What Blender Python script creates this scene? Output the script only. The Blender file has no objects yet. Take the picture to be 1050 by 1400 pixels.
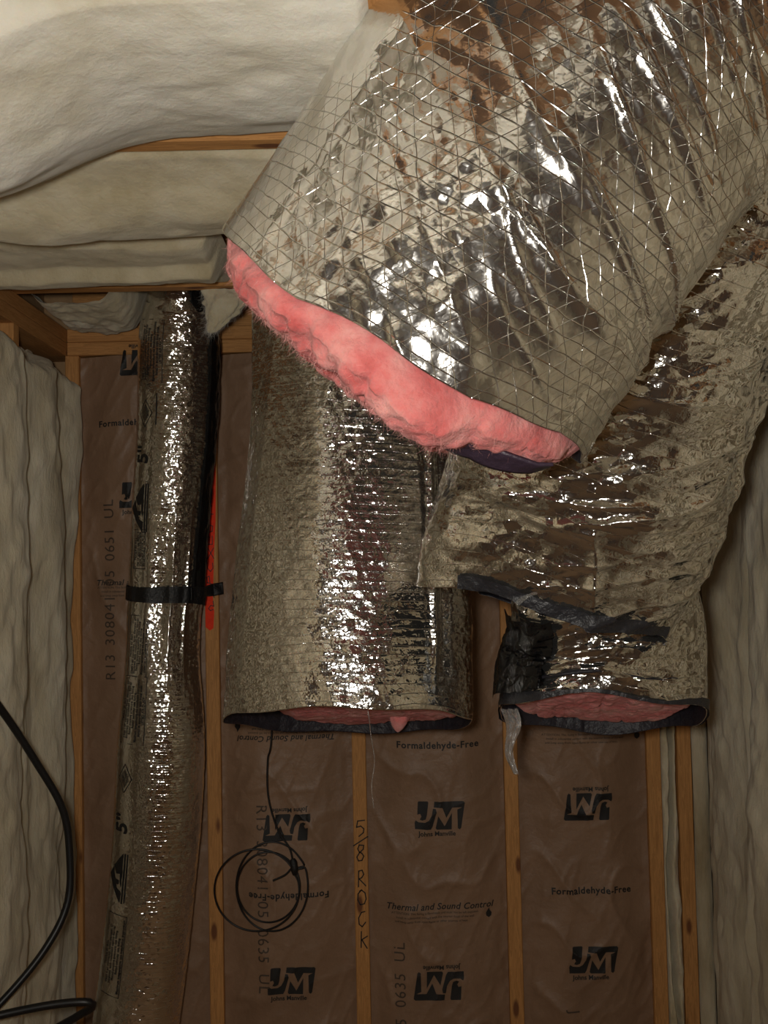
import bpy, bmesh, math, random
import numpy as np
from mathutils import Matrix, Vector

# ------------------------------------------------------------------ camera, light, exposure
SC = bpy.context.scene
COL = SC.collection
random.seed(7)
CAMZ, PITCH, ROLL, FPX = 1.5, math.radians(2.5), math.radians(-1.2), 35 / 36 * 1400
cd = bpy.data.cameras.new('camera')
cd.sensor_fit = 'VERTICAL'; cd.sensor_height = 36; cd.sensor_width = 27; cd.lens = 35; cd.clip_start = .02
cam = bpy.data.objects.new('camera', cd)
RC = Matrix.Rotation(math.pi / 2 + PITCH, 3, 'X') @ Matrix.Rotation(ROLL, 3, 'Z')
cam.matrix_world = Matrix.Translation((0, 0, CAMZ)) @ RC.to_4x4()
COL.objects.link(cam)
SC.camera = cam

w = bpy.data.worlds.new('world'); SC.world = w; w.use_nodes = True
w.node_tree.nodes['Background'].inputs[0].default_value = (.9, .85, .8, 1)
w.node_tree.nodes['Background'].inputs[1].default_value = .02

# the camera's own flash, a hand's breadth left of the lens
fl = bpy.data.lights.new('camera_flash', 'SPOT')
fl.energy = 50; fl.color = (1, .95, .86); fl.spot_size = math.radians(150); fl.spot_blend = 1; fl.shadow_soft_size = .045
flo = bpy.data.objects.new('camera_flash', fl)
flo.location = (-.075, -.02, 1.545)
flo.rotation_euler = (math.radians(90 + 10), 0, math.radians(2))
COL.objects.link(flo)

SC.view_settings.view_transform = 'Standard'
SC.view_settings.look = 'None'
SC.view_settings.exposure = 0
SC.view_settings.gamma = 1
SC.view_settings.use_curve_mapping = False


def at(px, py, Y):
    """room point at depth Y that the photograph shows at pixel (px, py)"""
    d = RC @ Vector(((px - 525) / FPX, -(py - 700) / FPX, -1))
    s = Y / d.y
    return np.array((d.x * s, Y, CAMZ + d.z * s))


# ------------------------------------------------------------------ numeric helpers
_rng = np.random.RandomState(11)
_T = _rng.rand(64, 64, 64).astype(np.float32)


def vn(x, y, z=0.0, seed=0):
    x = np.asarray(x, float) + seed * 7.31; y = np.asarray(y, float) + seed * 3.17; z = np.asarray(z, float) + seed * 5.71
    x, y, z = np.broadcast_arrays(x, y, z)
    xi = np.floor(x).astype(int); yi = np.floor(y).astype(int); zi = np.floor(z).astype(int)
    fx = x - xi; fy = y - yi; fz = z - zi
    fx = fx * fx * (3 - 2 * fx); fy = fy * fy * (3 - 2 * fy); fz = fz * fz * (3 - 2 * fz)
    x0 = xi & 63; x1 = (xi + 1) & 63; y0 = yi & 63; y1 = (yi + 1) & 63; z0 = zi & 63; z1 = (zi + 1) & 63
    def l(a, b, t): return a + (b - a) * t
    return l(l(l(_T[x0, y0, z0], _T[x1, y0, z0], fx), l(_T[x0, y1, z0], _T[x1, y1, z0], fx), fy),
             l(l(_T[x0, y0, z1], _T[x1, y0, z1], fx), l(_T[x0, y1, z1], _T[x1, y1, z1], fx), fy), fz)


def fbm(x, y, z=0.0, seed=0, o=3):
    s = 0; a = 1; t = 0; f = 1
    for k in range(o):
        s = s + a * vn(x * f, y * f, z * f, seed + k * 13); t += a; a *= .5; f *= 2.03
    return s / t


def crease(x, y, z, seed=0, n=5):
    """crumpled foil: folds along random planes with sharp ridges"""
    r = np.random.RandomState(seed + 50); s = 0
    wx = vn(x * .7, y * .7, z * .7, seed) * 1.6
    wy = vn(x * .7, y * .7, z * .7, seed + 9) * 1.6
    for k in range(n):
        d = r.randn(3); d /= np.linalg.norm(d)
        f = r.uniform(.6, 1.5)
        ph = (x * d[0] + y * d[1] + z * d[2]) * f + (wx if k % 2 else wy) * r.uniform(.6, 1.3) + r.rand()
        s = s + np.abs((ph % 1) - .5) / f
    return s / n * 2


def smooth(a, b, x):
    t = np.clip((x - a) / (b - a), 0, 1); return t * t * (3 - 2 * t)


def spline(P, n):
    """Catmull-Rom through the rows of P, n samples evenly spaced in arc length"""
    P = np.asarray(P, float)
    if len(P) == 2:
        return P[0] + (P[1] - P[0]) * np.linspace(0, 1, n)[:, None]
    Q = np.vstack([2 * P[0] - P[1], P, 2 * P[-1] - P[-2]])
    out = []
    for i in range(1, len(Q) - 2):
        t = np.linspace(0, 1, 40, endpoint=False)[:, None]
        a, b, c, d = Q[i - 1], Q[i], Q[i + 1], Q[i + 2]
        out.append(.5 * ((2 * b) + (c - a) * t + (2 * a - 5 * b + 4 * c - d) * t ** 2 + (3 * b - a - 3 * c + d) * t ** 3))
    out.append(P[-1:]); out = np.vstack(out)
    L = np.concatenate([[0], np.cumsum(np.linalg.norm(np.diff(out[:, :3], axis=0), axis=1))])
    s = np.linspace(0, L[-1], n)
    return np.stack([np.interp(s, L, out[:, k]) for k in range(P.shape[1])], 1)


# ------------------------------------------------------------------ object helpers
def thing(name, label, cat, loc, group=None):
    o = bpy.data.objects.new(name, None); COL.objects.link(o)
    o.empty_display_size = .05
    o.location = loc; o['label'] = label; o['category'] = cat
    if group: o['group'] = group
    return o


def tag(o, label, cat, group=None):
    o['label'] = label; o['category'] = cat
    if group: o['group'] = group
    return o


def base_of(parent):
    b = np.zeros(3)
    while parent is not None:
        b = b + np.array(parent.location); parent = parent.parent
    return b


def link(name, me, mat, parent=None, origin=None, smooth_=True):
    o = bpy.data.objects.new(name, me); COL.objects.link(o)
    for m in (mat if isinstance(mat, (list, tuple)) else [mat]): me.materials.append(m)
    if parent is not None: o.parent = parent
    elif origin is not None: o.location = origin
    if smooth_:
        me.polygons.foreach_set('use_smooth', np.ones(len(me.polygons), bool))
    return o


def mesh_from(name, V, F, mat, parent=None, origin=None, smooth_=True, uv=None):
    V = np.asarray(V, float)
    b = base_of(parent) if parent is not None else (np.asarray(origin, float) if origin is not None else np.zeros(3))
    me = bpy.data.meshes.new(name)
    me.from_pydata((V - b).tolist(), [], F)
    return link(name, me, mat, parent, origin, smooth_)


def grid(name, P, mat, parent=None, origin=None, closed=False, uv=None, flip=False):
    """P[i, j, 3] -> quad grid; closed wraps the first index"""
    nu, nv = P.shape[:2]
    b = base_of(parent) if parent is not None else (np.asarray(origin, float) if origin is not None else np.zeros(3))
    iu = np.arange(nu if closed else nu - 1); jv = np.arange(nv - 1)
    I, J = np.meshgrid(iu, jv, indexing='ij'); I2 = (I + 1) % nu
    f = np.stack([I * nv + J, I2 * nv + J, I2 * nv + J + 1, I * nv + J + 1], -1).reshape(-1, 4)
    if flip: f = f[:, ::-1]
    me = bpy.data.meshes.new(name)
    me.vertices.add(nu * nv); me.vertices.foreach_set('co', (P.reshape(-1, 3) - b).astype(np.float32).ravel())
    nf = len(f)
    me.loops.add(nf * 4); me.loops.foreach_set('vertex_index', f.astype(np.int32).ravel())
    me.polygons.add(nf)
    me.polygons.foreach_set('loop_start', np.arange(0, nf * 4, 4, dtype=np.int32))
    me.polygons.foreach_set('loop_total', np.full(nf, 4, np.int32))
    me.update(calc_edges=True)
    if uv is not None:
        U = uv.reshape(-1, 2)[f.ravel()].copy()
        if closed:
            mx = uv[-1, 0, 0] + (uv[1, 0, 0] - uv[0, 0, 0])
            last = np.repeat((I == nu - 1).ravel(), 4)
            isn = np.tile(np.array([0, 1, 1, 0] if not flip else [0, 1, 1, 0][::-1], bool), nf)
            U[last & isn, 0] = mx
        l = me.uv_layers.new(name='UVMap'); l.data.foreach_set('uv', U.astype(np.float32).ravel())
    return link(name, me, mat, parent, origin)


def box(name, lo, hi, mat, parent=None, origin=None, bevel=.002):
    bm = bmesh.new()
    bmesh.ops.create_cube(bm, size=1)
    lo = np.array(lo, float); hi = np.array(hi, float)
    b = base_of(parent) if parent is not None else (np.asarray(origin, float) if origin is not None else np.zeros(3))
    c = (lo + hi) / 2 - b; s = hi - lo
    for v in bm.verts: v.co = Vector((v.co.x * s[0] + c[0], v.co.y * s[1] + c[1], v.co.z * s[2] + c[2]))
    if bevel: bmesh.ops.bevel(bm, geom=bm.edges[:], offset=bevel, segments=1, affect='EDGES')
    me = bpy.data.meshes.new(name); bm.to_mesh(me); bm.free()
    return link(name, me, mat, parent, origin, False)


def tube(name, pts, r, mat, parent=None, origin=None, n=120, k=8):
    P = spline(pts, n)
    T = np.gradient(P, axis=0); T /= np.linalg.norm(T, axis=1)[:, None]
    A = np.cross(T, np.array((.31, .17, .93))); A /= np.linalg.norm(A, axis=1)[:, None]
    B = np.cross(T, A)
    a = np.linspace(0, 2 * math.pi, k, endpoint=False)
    rr = np.broadcast_to(r, (n,))[None, :, None]
    G = P[None] + rr * (np.cos(a)[:, None, None] * A[None] + np.sin(a)[:, None, None] * B[None])
    o = grid(name, G, mat, parent, origin, closed=True)
    return o


# ------------------------------------------------------------------ materials
class NT:
    def __init__(s, name):
        s.m = bpy.data.materials.new(name); s.m.use_nodes = True
        s.t = s.m.node_tree; s.n = s.t.nodes; s.b = s.n['Principled BSDF']
    def new(s, t, **kw):
        n = s.n.new(t)
        for k, v in kw.items(): setattr(n, k, v)
        return n
    def put(s, inp, v):
        if isinstance(v, bpy.types.NodeSocket): s.t.links.new(v, inp)
        else: inp.default_value = v
    def math(s, op, a, b=0.0, c=None):
        n = s.new('ShaderNodeMath', operation=op); s.put(n.inputs[0], a); s.put(n.inputs[1], b)
        if c is not None: s.put(n.inputs[2], c)
        return n.outputs[0]
    def vmath(s, op, a, b=None, scale=None):
        n = s.new('ShaderNodeVectorMath', operation=op); s.put(n.inputs[0], a)
        if b is not None: s.put(n.inputs[1], b)
        if scale is not None: s.put(n.inputs['Scale'], scale)
        return n.outputs[0]
    def noise(s, vec, scale, detail=4, rough=.55):
        n = s.new('ShaderNodeTexNoise'); s.put(n.inputs['Vector'], vec)
        n.inputs['Scale'].default_value = scale; n.inputs['Detail'].default_value = detail; n.inputs['Roughness'].default_value = rough
        return n
    def ramp(s, fac, stops):
        n = s.new('ShaderNodeValToRGB'); s.put(n.inputs[0], fac)
        e = n.color_ramp.elements
        while len(e) < len(stops): e.new(.5)
        for el, (p, c) in zip(e, stops): el.position = p; el.color = (*c, 1)
        return n.outputs[0]
    def mapv(s, vec, sc):
        n = s.new('ShaderNodeMapping'); s.put(n.inputs[0], vec); n.inputs['Scale'].default_value = sc
        return n.outputs[0]
    def bump(s, h, strength, dist, normal=None):
        n = s.new('ShaderNodeBump'); n.inputs['Strength'].default_value = strength; n.inputs['Distance'].default_value = dist
        s.put(n.inputs['Height'], h)
        if normal is not None: s.put(n.inputs['Normal'], normal)
        return n.outputs[0]
    def out(s, **kw):
        for k, v in kw.items(): s.put(s.b.inputs[k.replace('_', ' ')], v)
        return s.m


def foil_mat(name, tint=(.86, .84, .80), rough=.15, scrim=.016, ridge=.5, kind='triangle', facet=.30, fscale=55, crinkle=.5, lw=.0008, flap=None, shard=(1, 1, 1)):
    s = NT(name)
    uv = s.new('ShaderNodeUVMap').outputs[0]
    ob = s.new('ShaderNodeTexCoord').outputs['Object']
    geo = s.new('ShaderNodeNewGeometry').outputs['Normal']
    # flat crumple facets
    warp = s.vmath('SCALE', s.vmath('SUBTRACT', s.noise(ob, 40, 2).outputs['Color'], (.5, .5, .5)), scale=.012)
    p = s.vmath('ADD', ob, warp)
    nn = geo
    pt = s.mapv(p, shard)
    calm = s.new('ShaderNodeMapRange'); s.put(calm.inputs[0], s.noise(ob, 8, 2).outputs['Fac'])
    calm.inputs[1].default_value = .38; calm.inputs[2].default_value = .66; calm.inputs[3].default_value = .25; calm.inputs[4].default_value = 1.5
    amt = calm.outputs[0]
    if flap is not None:
        su = s.new('ShaderNodeSeparateXYZ'); s.put(su.inputs[0], uv)
        mf = s.new('ShaderNodeMapRange'); s.put(mf.inputs[0], su.outputs[0])
        mf.inputs[1].default_value = flap - .02; mf.inputs[2].default_value = flap + .02; mf.inputs[3].default_value = .35
        amt = s.math('MULTIPLY', amt, mf.outputs[0])
    for sc_, k in ((fscale, facet), (fscale * 2.2, facet * .45)):
        v = s.new('ShaderNodeTexVoronoi'); s.put(v.inputs['Vector'], pt); v.inputs['Scale'].default_value = sc_
        tilt = s.vmath('SCALE', s.vmath('SUBTRACT', v.outputs['Color'], (.5, .5, .5)), scale=s.math('MULTIPLY', amt, k))
        nn = s.vmath('ADD', nn, tilt)
    nn = s.vmath('NORMALIZE', nn)
    # fine crinkle
    nz = s.noise(ob, 75, 2, .5).outputs['Fac']
    rid = s.math('ABSOLUTE', s.math('SUBTRACT', nz, .5))
    b1 = s.bump(rid, crinkle, .006, nn)
    # reinforcing threads under the foil
    sep = s.new('ShaderNodeSeparateXYZ'); s.put(sep.inputs[0], uv)
    wob = s.math('MULTIPLY', s.math('SUBTRACT', s.noise(ob, 14, 2).outputs['Fac'], .5), .012)
    u = s.math('ADD', sep.outputs[0], wob); vv = s.math('ADD', sep.outputs[1], wob)
    def line(coord, sp, wd):
        d = s.math('ABSOLUTE', s.math('SUBTRACT', s.math('FRACT', s.math('DIVIDE', coord, sp)), .5))
        return s.math('MAXIMUM', s.math('SUBTRACT', 1.0, s.math('DIVIDE', d, wd / sp)), 0.0)
    if kind == 'triangle':
        l1 = line(vv, scrim, lw)
        l2 = line(s.math('ADD', vv, s.math('MULTIPLY', u, 1.25)), scrim * 1.75, lw)
        l3 = line(s.math('SUBTRACT', vv, s.math('MULTIPLY', u, 1.6)), scrim * 2.1, lw)
        h = s.math('MAXIMUM', s.math('MAXIMUM', l1, l2), l3)
    else:
        h = line(vv, scrim, lw)
    if flap is not None:                            # the overlapping facing on the left carries no threads away from the end
        mk = s.new('ShaderNodeMapRange'); s.put(mk.inputs[0], s.math('ADD', u, s.math('MULTIPLY', s.math('MAXIMUM', s.math('SUBTRACT', .22, sep.outputs[1]), 0.0), 3.0)))
        mk.inputs[1].default_value = flap - .03; mk.inputs[2].default_value = flap + .03
        h = s.math('MULTIPLY', h, mk.outputs[0])
    b2 = s.bump(h, ridge, .0022, b1)
    dirt = s.ramp(s.noise(ob, 9, 5).outputs['Fac'], [(.3, tuple(c * .86 for c in tint)), (.65, tint)])
    rg = s.math('ADD', s.math('MULTIPLY', s.noise(ob, 22, 3).outputs['Fac'], .08), rough - .04)
    return s.out(Base_Color=dirt, Metallic=.97, Roughness=rg, Normal=b2)


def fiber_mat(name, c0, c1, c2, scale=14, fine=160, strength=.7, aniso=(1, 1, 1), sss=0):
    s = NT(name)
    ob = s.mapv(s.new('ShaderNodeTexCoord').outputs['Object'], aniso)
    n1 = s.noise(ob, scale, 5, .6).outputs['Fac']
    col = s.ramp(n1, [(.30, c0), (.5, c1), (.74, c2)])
    n2 = s.noise(ob, fine, 6, .7).outputs['Fac']
    n3 = s.noise(ob, scale * 2.2, 4).outputs['Fac']
    b = s.bump(n3, strength * .6, .03, s.bump(n2, strength, .006))
    kw = {}
    m = s.out(Base_Color=col, Roughness=1.0, Normal=b)
    s.b.inputs['Specular IOR Level'].default_value = .05
    s.b.inputs['Sheen Weight'].default_value = .25
    if sss:
        s.b.inputs['Subsurface Weight'].default_value = sss
        s.b.inputs['Subsurface Radius'].default_value = (.02, .012, .008)
        s.b.inputs['Subsurface Scale'].default_value = .6
    return m


def wood_mat(name, axis, c0=(.40, .185, .055), c1=(.62, .305, .10)):
    s = NT(name)
    sc_ = [26, 26, 26]; sc_[axis] = 1.6
    ob = s.new('ShaderNodeTexCoord').outputs['Object']
    mp = s.mapv(ob, sc_)
    n = s.noise(mp, 3.0, 5, .6).outputs['Fac']
    st = s.math('FRACT', s.math('MULTIPLY', n, 6.0))
    f = s.math('ADD', s.math('MULTIPLY', st, .45), s.math('MULTIPLY', n, .6))
    col = s.ramp(f, [(.2, c0), (.75, c1)])
    v = s.new('ShaderNodeTexVoronoi'); ks = [16, 16, 16]; ks[axis] = 5.5
    s.put(v.inputs['Vector'], s.mapv(ob, ks)); v.inputs['Scale'].default_value = 1
    kn = s.ramp(v.outputs['Distance'], [(.10, (0, 0, 0)), (.17, (1, 1, 1))])
    mx = s.new('ShaderNodeMix', data_type='RGBA')
    s.put(mx.inputs[0], kn); mx.inputs[6].default_value = (.17, .06, .02, 1); s.put(mx.inputs[7], col)
    return s.out(Base_Color=mx.outputs[2], Roughness=.72, Normal=s.bump(f, .3, .002))


def plain(name, c, rough=.6, metal=0, bumpk=0, scale=80, spec=.5):
    s = NT(name)
    ob = s.new('ShaderNodeTexCoord').outputs['Object']
    n = s.noise(ob, scale, 4)
    col = s.ramp(n.outputs['Fac'], [(.3, tuple(x * .82 for x in c)), (.7, c)])
    s.b.inputs['Specular IOR Level'].default_value = spec
    kw = dict(Base_Color=col, Roughness=rough, Metallic=metal)
    if bumpk: kw['Normal'] = s.bump(n.outputs['Fac'], bumpk, .01)
    return s.out(**kw)


def kraft_mat():
    s = NT('kraft_paper')
    ob = s.new('ShaderNodeTexCoord').outputs['Object']
    n = s.noise(ob, 5, 5, .6).outputs['Fac']
    n2 = s.noise(s.mapv(ob, (1, 1, .25)), 220, 3).outputs['Fac']
    f = s.math('ADD', s.math('MULTIPLY', n, .8), s.math('MULTIPLY', n2, .2))
    col = s.ramp(f, [(.3, (.235, .140, .084)), (.7, (.325, .200, .125))])
    wr = s.math('ABSOLUTE', s.math('SUBTRACT', s.noise(ob, 16, 4).outputs['Fac'], .5))
    return s.out(Base_Color=col, Roughness=.52, Normal=s.bump(wr, .35, .02))


M = {}
M['foil_big'] = foil_mat('scrim_foil_large', scrim=.0175, ridge=.55, facet=.24, fscale=44, crinkle=.14, rough=.15, flap=-.17)
M['foil_mid'] = foil_mat('ribbed_foil', scrim=.0185, ridge=.28, kind='ring', facet=.14, fscale=70, crinkle=.30, rough=.105, shard=(.7, .7, 1.7))
M['foil_bent'] = foil_mat('crumpled_foil', scrim=.026, ridge=.3, kind='ring', facet=.50, fscale=34, crinkle=.2, rough=.075, shard=(.7, .9, 1.5))
M['foil_slim'] = foil_mat('fine_foil', scrim=.0125, ridge=.25, kind='ring', facet=.24, fscale=85, crinkle=.34, rough=.085, flap=-.022, shard=(1, 1, 1.6))
M['pink'] = fiber_mat('pink_fiberglass', (.58, .085, .08), (.78, .225, .215), (.88, .45, .41), scale=15, fine=190, strength=.6, sss=.4)
M['pink_hair'] = plain('pink_fiber_strand', (.95, .45, .42), .9)
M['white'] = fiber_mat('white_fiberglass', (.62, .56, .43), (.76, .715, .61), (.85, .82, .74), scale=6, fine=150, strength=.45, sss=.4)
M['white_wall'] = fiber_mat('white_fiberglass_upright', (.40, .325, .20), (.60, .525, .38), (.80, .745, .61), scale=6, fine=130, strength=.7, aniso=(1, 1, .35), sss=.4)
M['white_hair'] = plain('white_fiber_strand', (.85, .82, .76), .9)
M['white_aged'] = fiber_mat('yellowed_fiberglass', (.52, .44, .28), (.66, .585, .42), (.76, .70, .56), scale=7, fine=150, strength=.45, sss=.4)
M['kraft'] = kraft_mat()
M['ink'] = plain('black_ink', (.016, .015, .015), .6)
M['ink_faint'] = plain('worn_grey_ink', (.085, .058, .042), .7)
M['woodx'] = wood_mat('pine_lumber_along_x', 0)
M['woody'] = wood_mat('pine_lumber_along_y', 1, (.34, .15, .04), (.50, .25, .085))
M['woodz'] = wood_mat('pine_lumber_upright', 2)
M['deck'] = plain('strand_board', (.42, .26, .13), .8, bumpk=.3, scale=35)
M['orange'] = plain('orange_marking_paint', (1.0, .05, .012), .6, spec=.2)
M['black_tape'] = plain('black_strap', (.010, .010, .011), .5, bumpk=.3, scale=160)
M['grey_tape'] = plain('dark_grey_tape', (.028, .028, .034), .38, bumpk=.4, scale=90)
M['black_film'] = plain('black_plastic_film', (.008, .008, .009), .16, bumpk=.9, scale=26)
M['liner'] = plain('dark_jacket_lining', (.022, .020, .028), .5, bumpk=.5, scale=60)
M['violet'] = plain('dark_violet_liner', (.045, .028, .048), .45, bumpk=.4, scale=60)
M['rubber'] = plain('black_rubber', (.009, .009, .010), .42)


def film_mat():
    s = NT('clear_plastic_film')
    s.b.inputs['Transmission Weight'].default_value = .85
    ob = s.new('ShaderNodeTexCoord').outputs['Object']
    return s.out(Base_Color=(.9, .88, .85, 1), Roughness=.12, IOR=1.35, Normal=s.bump(s.noise(ob, 70, 3).outputs['Fac'], .8, .01))


M['film'] = film_mat()

# ------------------------------------------------------------------ the setting
XL, XR, YB, YR, ZC = -.878, .878, 2.76, -1.3, 2.152       # stud faces, back studs, rear, joist bottoms
DECK = 2.345


def struct(o):
    o['kind'] = 'structure'; return o


floor = struct(box('floor', (-1.0, YR - .02, -.02), (1.0, 2.88, 0), M['deck'], origin=(0, 0, 0), bevel=0))
wall_back = struct(box('wall_back', (-1.0, 2.85, 0), (1.0, 2.87, DECK), M['deck'], origin=(0, 2.85, 0), bevel=0))
wall_left = struct(box('wall_left', (-.99, YR, 0), (-.97, 2.85, DECK), M['deck'], origin=(-.97, 0, 0), bevel=0))
wall_right = struct(box('wall_right', (.97, YR, 0), (.99, 2.85, DECK), M['deck'], origin=(.97, 0, 0), bevel=0))
wall_rear = struct(box('wall_rear', (-1.0, YR - .02, 0), (1.0, YR, DECK), M['deck'], origin=(0, YR, 0), bevel=0))
# roof deck with the opening the two big ducts come down through
HX0, HX1, HY0, HY1 = .02, .86, .80, 1.90
ceiling = None
bm = bmesh.new()
for lo, hi in (((-1, YR, DECK), (HX0, 2.87, DECK + .018)), ((HX1, YR, DECK), (1, 2.87, DECK + .018)),
               ((HX0, YR, DECK), (HX1, HY0, DECK + .018)), ((HX0, HY1, DECK), (HX1, 2.87, DECK + .018))):
    r = bmesh.ops.create_cube(bm, size=1)
    for v in r['verts']:
        v.co = Vector([(lo[k] + hi[k]) / 2 + v.co[k] * (hi[k] - lo[k]) for k in range(3)])
me = bpy.data.meshes.new('ceiling'); bm.to_mesh(me); bm.free()
ceiling = struct(link('ceiling', me, M['deck'], smooth_=False))

# joists across the room
JOISTS = [2.352, 1.935, 1.525, 1.115, .705, .295, -.115, -.525, -.935]
for y in JOISTS:
    x1 = .965
    if HY0 < y < HY1: x1 = HX0 - .045
    box('joist', (-.965, y, ZC), (x1, y + .038, DECK - .001), M['woodx'], ceiling)
box('joist_header', (HX0 - .044, HY0 - .05, ZC), (HX0 - .006, HY1 + .03, DECK - .001), M['woody'], ceiling)

# side wall studs and plates
for wl, x0, x1 in ((wall_left, -.968, XL), (wall_right, XR, .968)):
    for k in range(10):
        y = 2.36 - .406 * k
        box('stud', (x0, y, .04), (x1, y + .038, 2.076), M['woodz'], wl)
    box('top_plate', (x0, YR + .01, 2.076), (x1, 2.845, 2.1135), M['woody'], wl)
    box('top_plate', (x0, YR + .01, 2.1145), (x1, 2.845, 2.152), M['woody'], wl)
    box('bottom_plate', (x0, YR + .01, .001), (x1, 2.845, .039), M['woody'], wl)

# back wall studs
STX = [at(101, 900, YB)[0], at(293, 1100, YB)[0], at(492, 1100, YB)[0], at(700, 1100, YB)[0], at(896, 1100, YB)[0], at(938, 1100, YB)[0]]
studs = []
for x in STX:
    studs.append(box('stud', (x - .019, YB, .04), (x + .019, 2.849, 2.076), M['woodz'], wall_back))
box('top_plate', (XL + .001, YB, 2.0765), (XR - .001, 2.849, 2.1135), M['woodx'], wall_back)
box('top_plate', (XL + .001, YB, 2.1145), (XR - .001, 2.849, 2.1515), M['woodx'], wall_back)
box('bottom_plate', (XL + .001, YB, .001), (XR - .001, 2.849, .039), M['woodx'], wall_back)
box('rim_board', (XL + .001, 2.81, 2.1525), (XR - .001, 2.849, DECK - .001), M['woodx'], wall_back)


# ------------------------------------------------------------------ flat print that follows a surface
def refine(bm, L):
    bm.normal_update()
    bmesh.ops.triangulate(bm, faces=bm.faces[:])
    for _ in range(6):
        es = [e for e in bm.edges if e.calc_length() > L]
        if not es: break
        bmesh.ops.subdivide_edges(bm, edges=es, cuts=1)
        bmesh.ops.triangulate(bm, faces=bm.faces[:])


def text_shape(body, size, bold=0.0, spacing=1.0, shear=0.0):
    """(verts 2D centred, faces) of a line of text"""
    cu = bpy.data.curves.new('t', 'FONT'); cu.body = body; cu.size = size
    cu.align_x = 'CENTER'; cu.align_y = 'CENTER'; cu.offset = bold; cu.space_character = spacing; cu.shear = shear
    cu.resolution_u = 3
    o = bpy.data.objects.new('t', cu); COL.objects.link(o)
    dg = bpy.context.evaluated_depsgraph_get()
    me = bpy.data.meshes.new_from_object(o.evaluated_get(dg))
    bm = bmesh.new(); bm.from_mesh(me)
    refine(bm, .02)
    V = np.array([v.co[:2] for v in bm.verts]); bm.verts.index_update()
    F = [[v.index for v in f.verts] for f in bm.faces]
    bm.free(); bpy.data.objects.remove(o); bpy.data.meshes.remove(me); bpy.data.curves.remove(cu)
    return V, F


def poly_shape(polys, L=.02):
    bm = bmesh.new()
    for p in polys:
        bm.faces.new([bm.verts.new((x, y, 0)) for x, y in p])
    refine(bm, L)
    bm.verts.index_update()
    V = np.array([v.co[:2] for v in bm.verts]); F = [[v.index for v in f.verts] for f in bm.faces]
    bm.free()
    return V, F


def ribbon_shape(strokes, wd):
    polys = []
    for s in strokes:
        s = np.array(s, float)
        for a, b in zip(s[:-1], s[1:]):
            d = b - a; n = np.linalg.norm(d)
            if n < 1e-6: continue
            d /= n; q = np.array((-d[1], d[0])) * wd / 2; e = d * wd * .35
            polys.append([a - e - q, b + e - q, b + e + q, a - e + q])
    return poly_shape(polys, .05)


def merge(shapes):
    V = []; F = []; o = 0
    for v, f in shapes:
        V.append(v); F += [[i + o for i in q] for q in f]; o += len(v)
    return np.vstack(V), F


def xf(shape, dx=0, dy=0, rot=0, arc=0, sc=1):
    V, F = shape; V = V * sc
    if arc: V = V + np.stack([0 * V[:, 0], -arc * V[:, 0] ** 2], 1)
    c, s = math.cos(rot), math.sin(rot)
    return np.stack([V[:, 0] * c - V[:, 1] * s + dx, V[:, 0] * s + V[:, 1] * c + dy], 1), F


def stamp(name, shape, fn, mat, parent):
    """fn maps (x, y) arrays to points on the carrying surface"""
    V, F = shape
    return mesh_from(name, fn(V[:, 0], V[:, 1]), F, mat, parent, smooth_=False)


# the two-letter block mark, traced as four dark fields (units of its own width)
_J = [[(205, 150), (325, 148), (335, 165), (312, 330), (295, 385), (250, 402), (215, 390), (240, 350), (225, 315), (185, 325), (195, 165)],
      [(150, 515), (148, 430), (160, 400), (200, 425), (285, 428), (335, 400), (375, 335), (395, 240), (432, 245), (442, 290), (385, 475), (360, 515)],
      [(415, 150), (800, 150), (820, 170), (765, 500), (745, 522), (720, 505), (718, 260), (780, 232), (650, 232), (570, 365), (520, 232), (405, 225)],
      [(462, 340), (545, 475), (645, 300), (638, 520), (440, 520), (425, 500)]]
MARK = poly_shape([[((x - 483) / 670, (335 - y) / 670) for x, y in p][::-1] for p in _J], .05)


# ------------------------------------------------------------------ kraft-faced batts in the back wall
class Bay:
    def __init__(s, x0, x1, seed):
        s.x0, s.x1, s.seed = x0, x1, seed
    def Y(s, x, z):
        w = s.x1 - s.x0; q = np.clip((x - s.x0) / w, 0, 1)
        e = np.minimum(q, 1 - q) * w
        y = YB + .020 - .030 * smooth(0, .12, e)
        n = vn(x * 7, z * 3.2, seed=s.seed)
        y = y - .012 * (n - .5) * smooth(0, .05, e)
        r1 = 1 - np.abs(2 * vn(x * 9 + z * 5, z * 5 - x * 3, seed=s.seed + 3) - 1)
        r2 = 1 - np.abs(2 * vn(x * 26 - z * 12, z * 12, seed=s.seed + 5) - 1)
        y = y - .009 * r1 ** 6 * smooth(0, .06, e) - .0035 * r2 ** 5
        edge = smooth(.06, .0, e) * .006 * (vn(x * 60, z * 11, seed=s.seed + 8) - .3)
        return y - edge
    def pt(s, x, z, off=.0017):
        return np.stack([x, s.Y(x, z) - off, z], -1)


def kraft(x0, x1, seed, label):
    b = Bay(x0, x1, seed)
    t = thing('kraft_batt', label, 'insulation', ((x0 + x1) / 2, 2.80, .04), 'kraft-faced batts of the back wall')
    X, Z = np.meshgrid(np.linspace(x0, x1, 70), np.linspace(.045, 2.072, 300), indexing='ij')
    grid('paper_facing', b.pt(X, Z, 0), M['kraft'], t, flip=False)
    F = box('fiberglass_core', (x0 + .001, 2.788, .045), (x1 - .001, 2.848, 2.072), M['white_wall'], t, bevel=.004)
    return t, b


def px2(px, py):
    p = at(px, py, YB - .01); return p[0], p[2]


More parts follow.
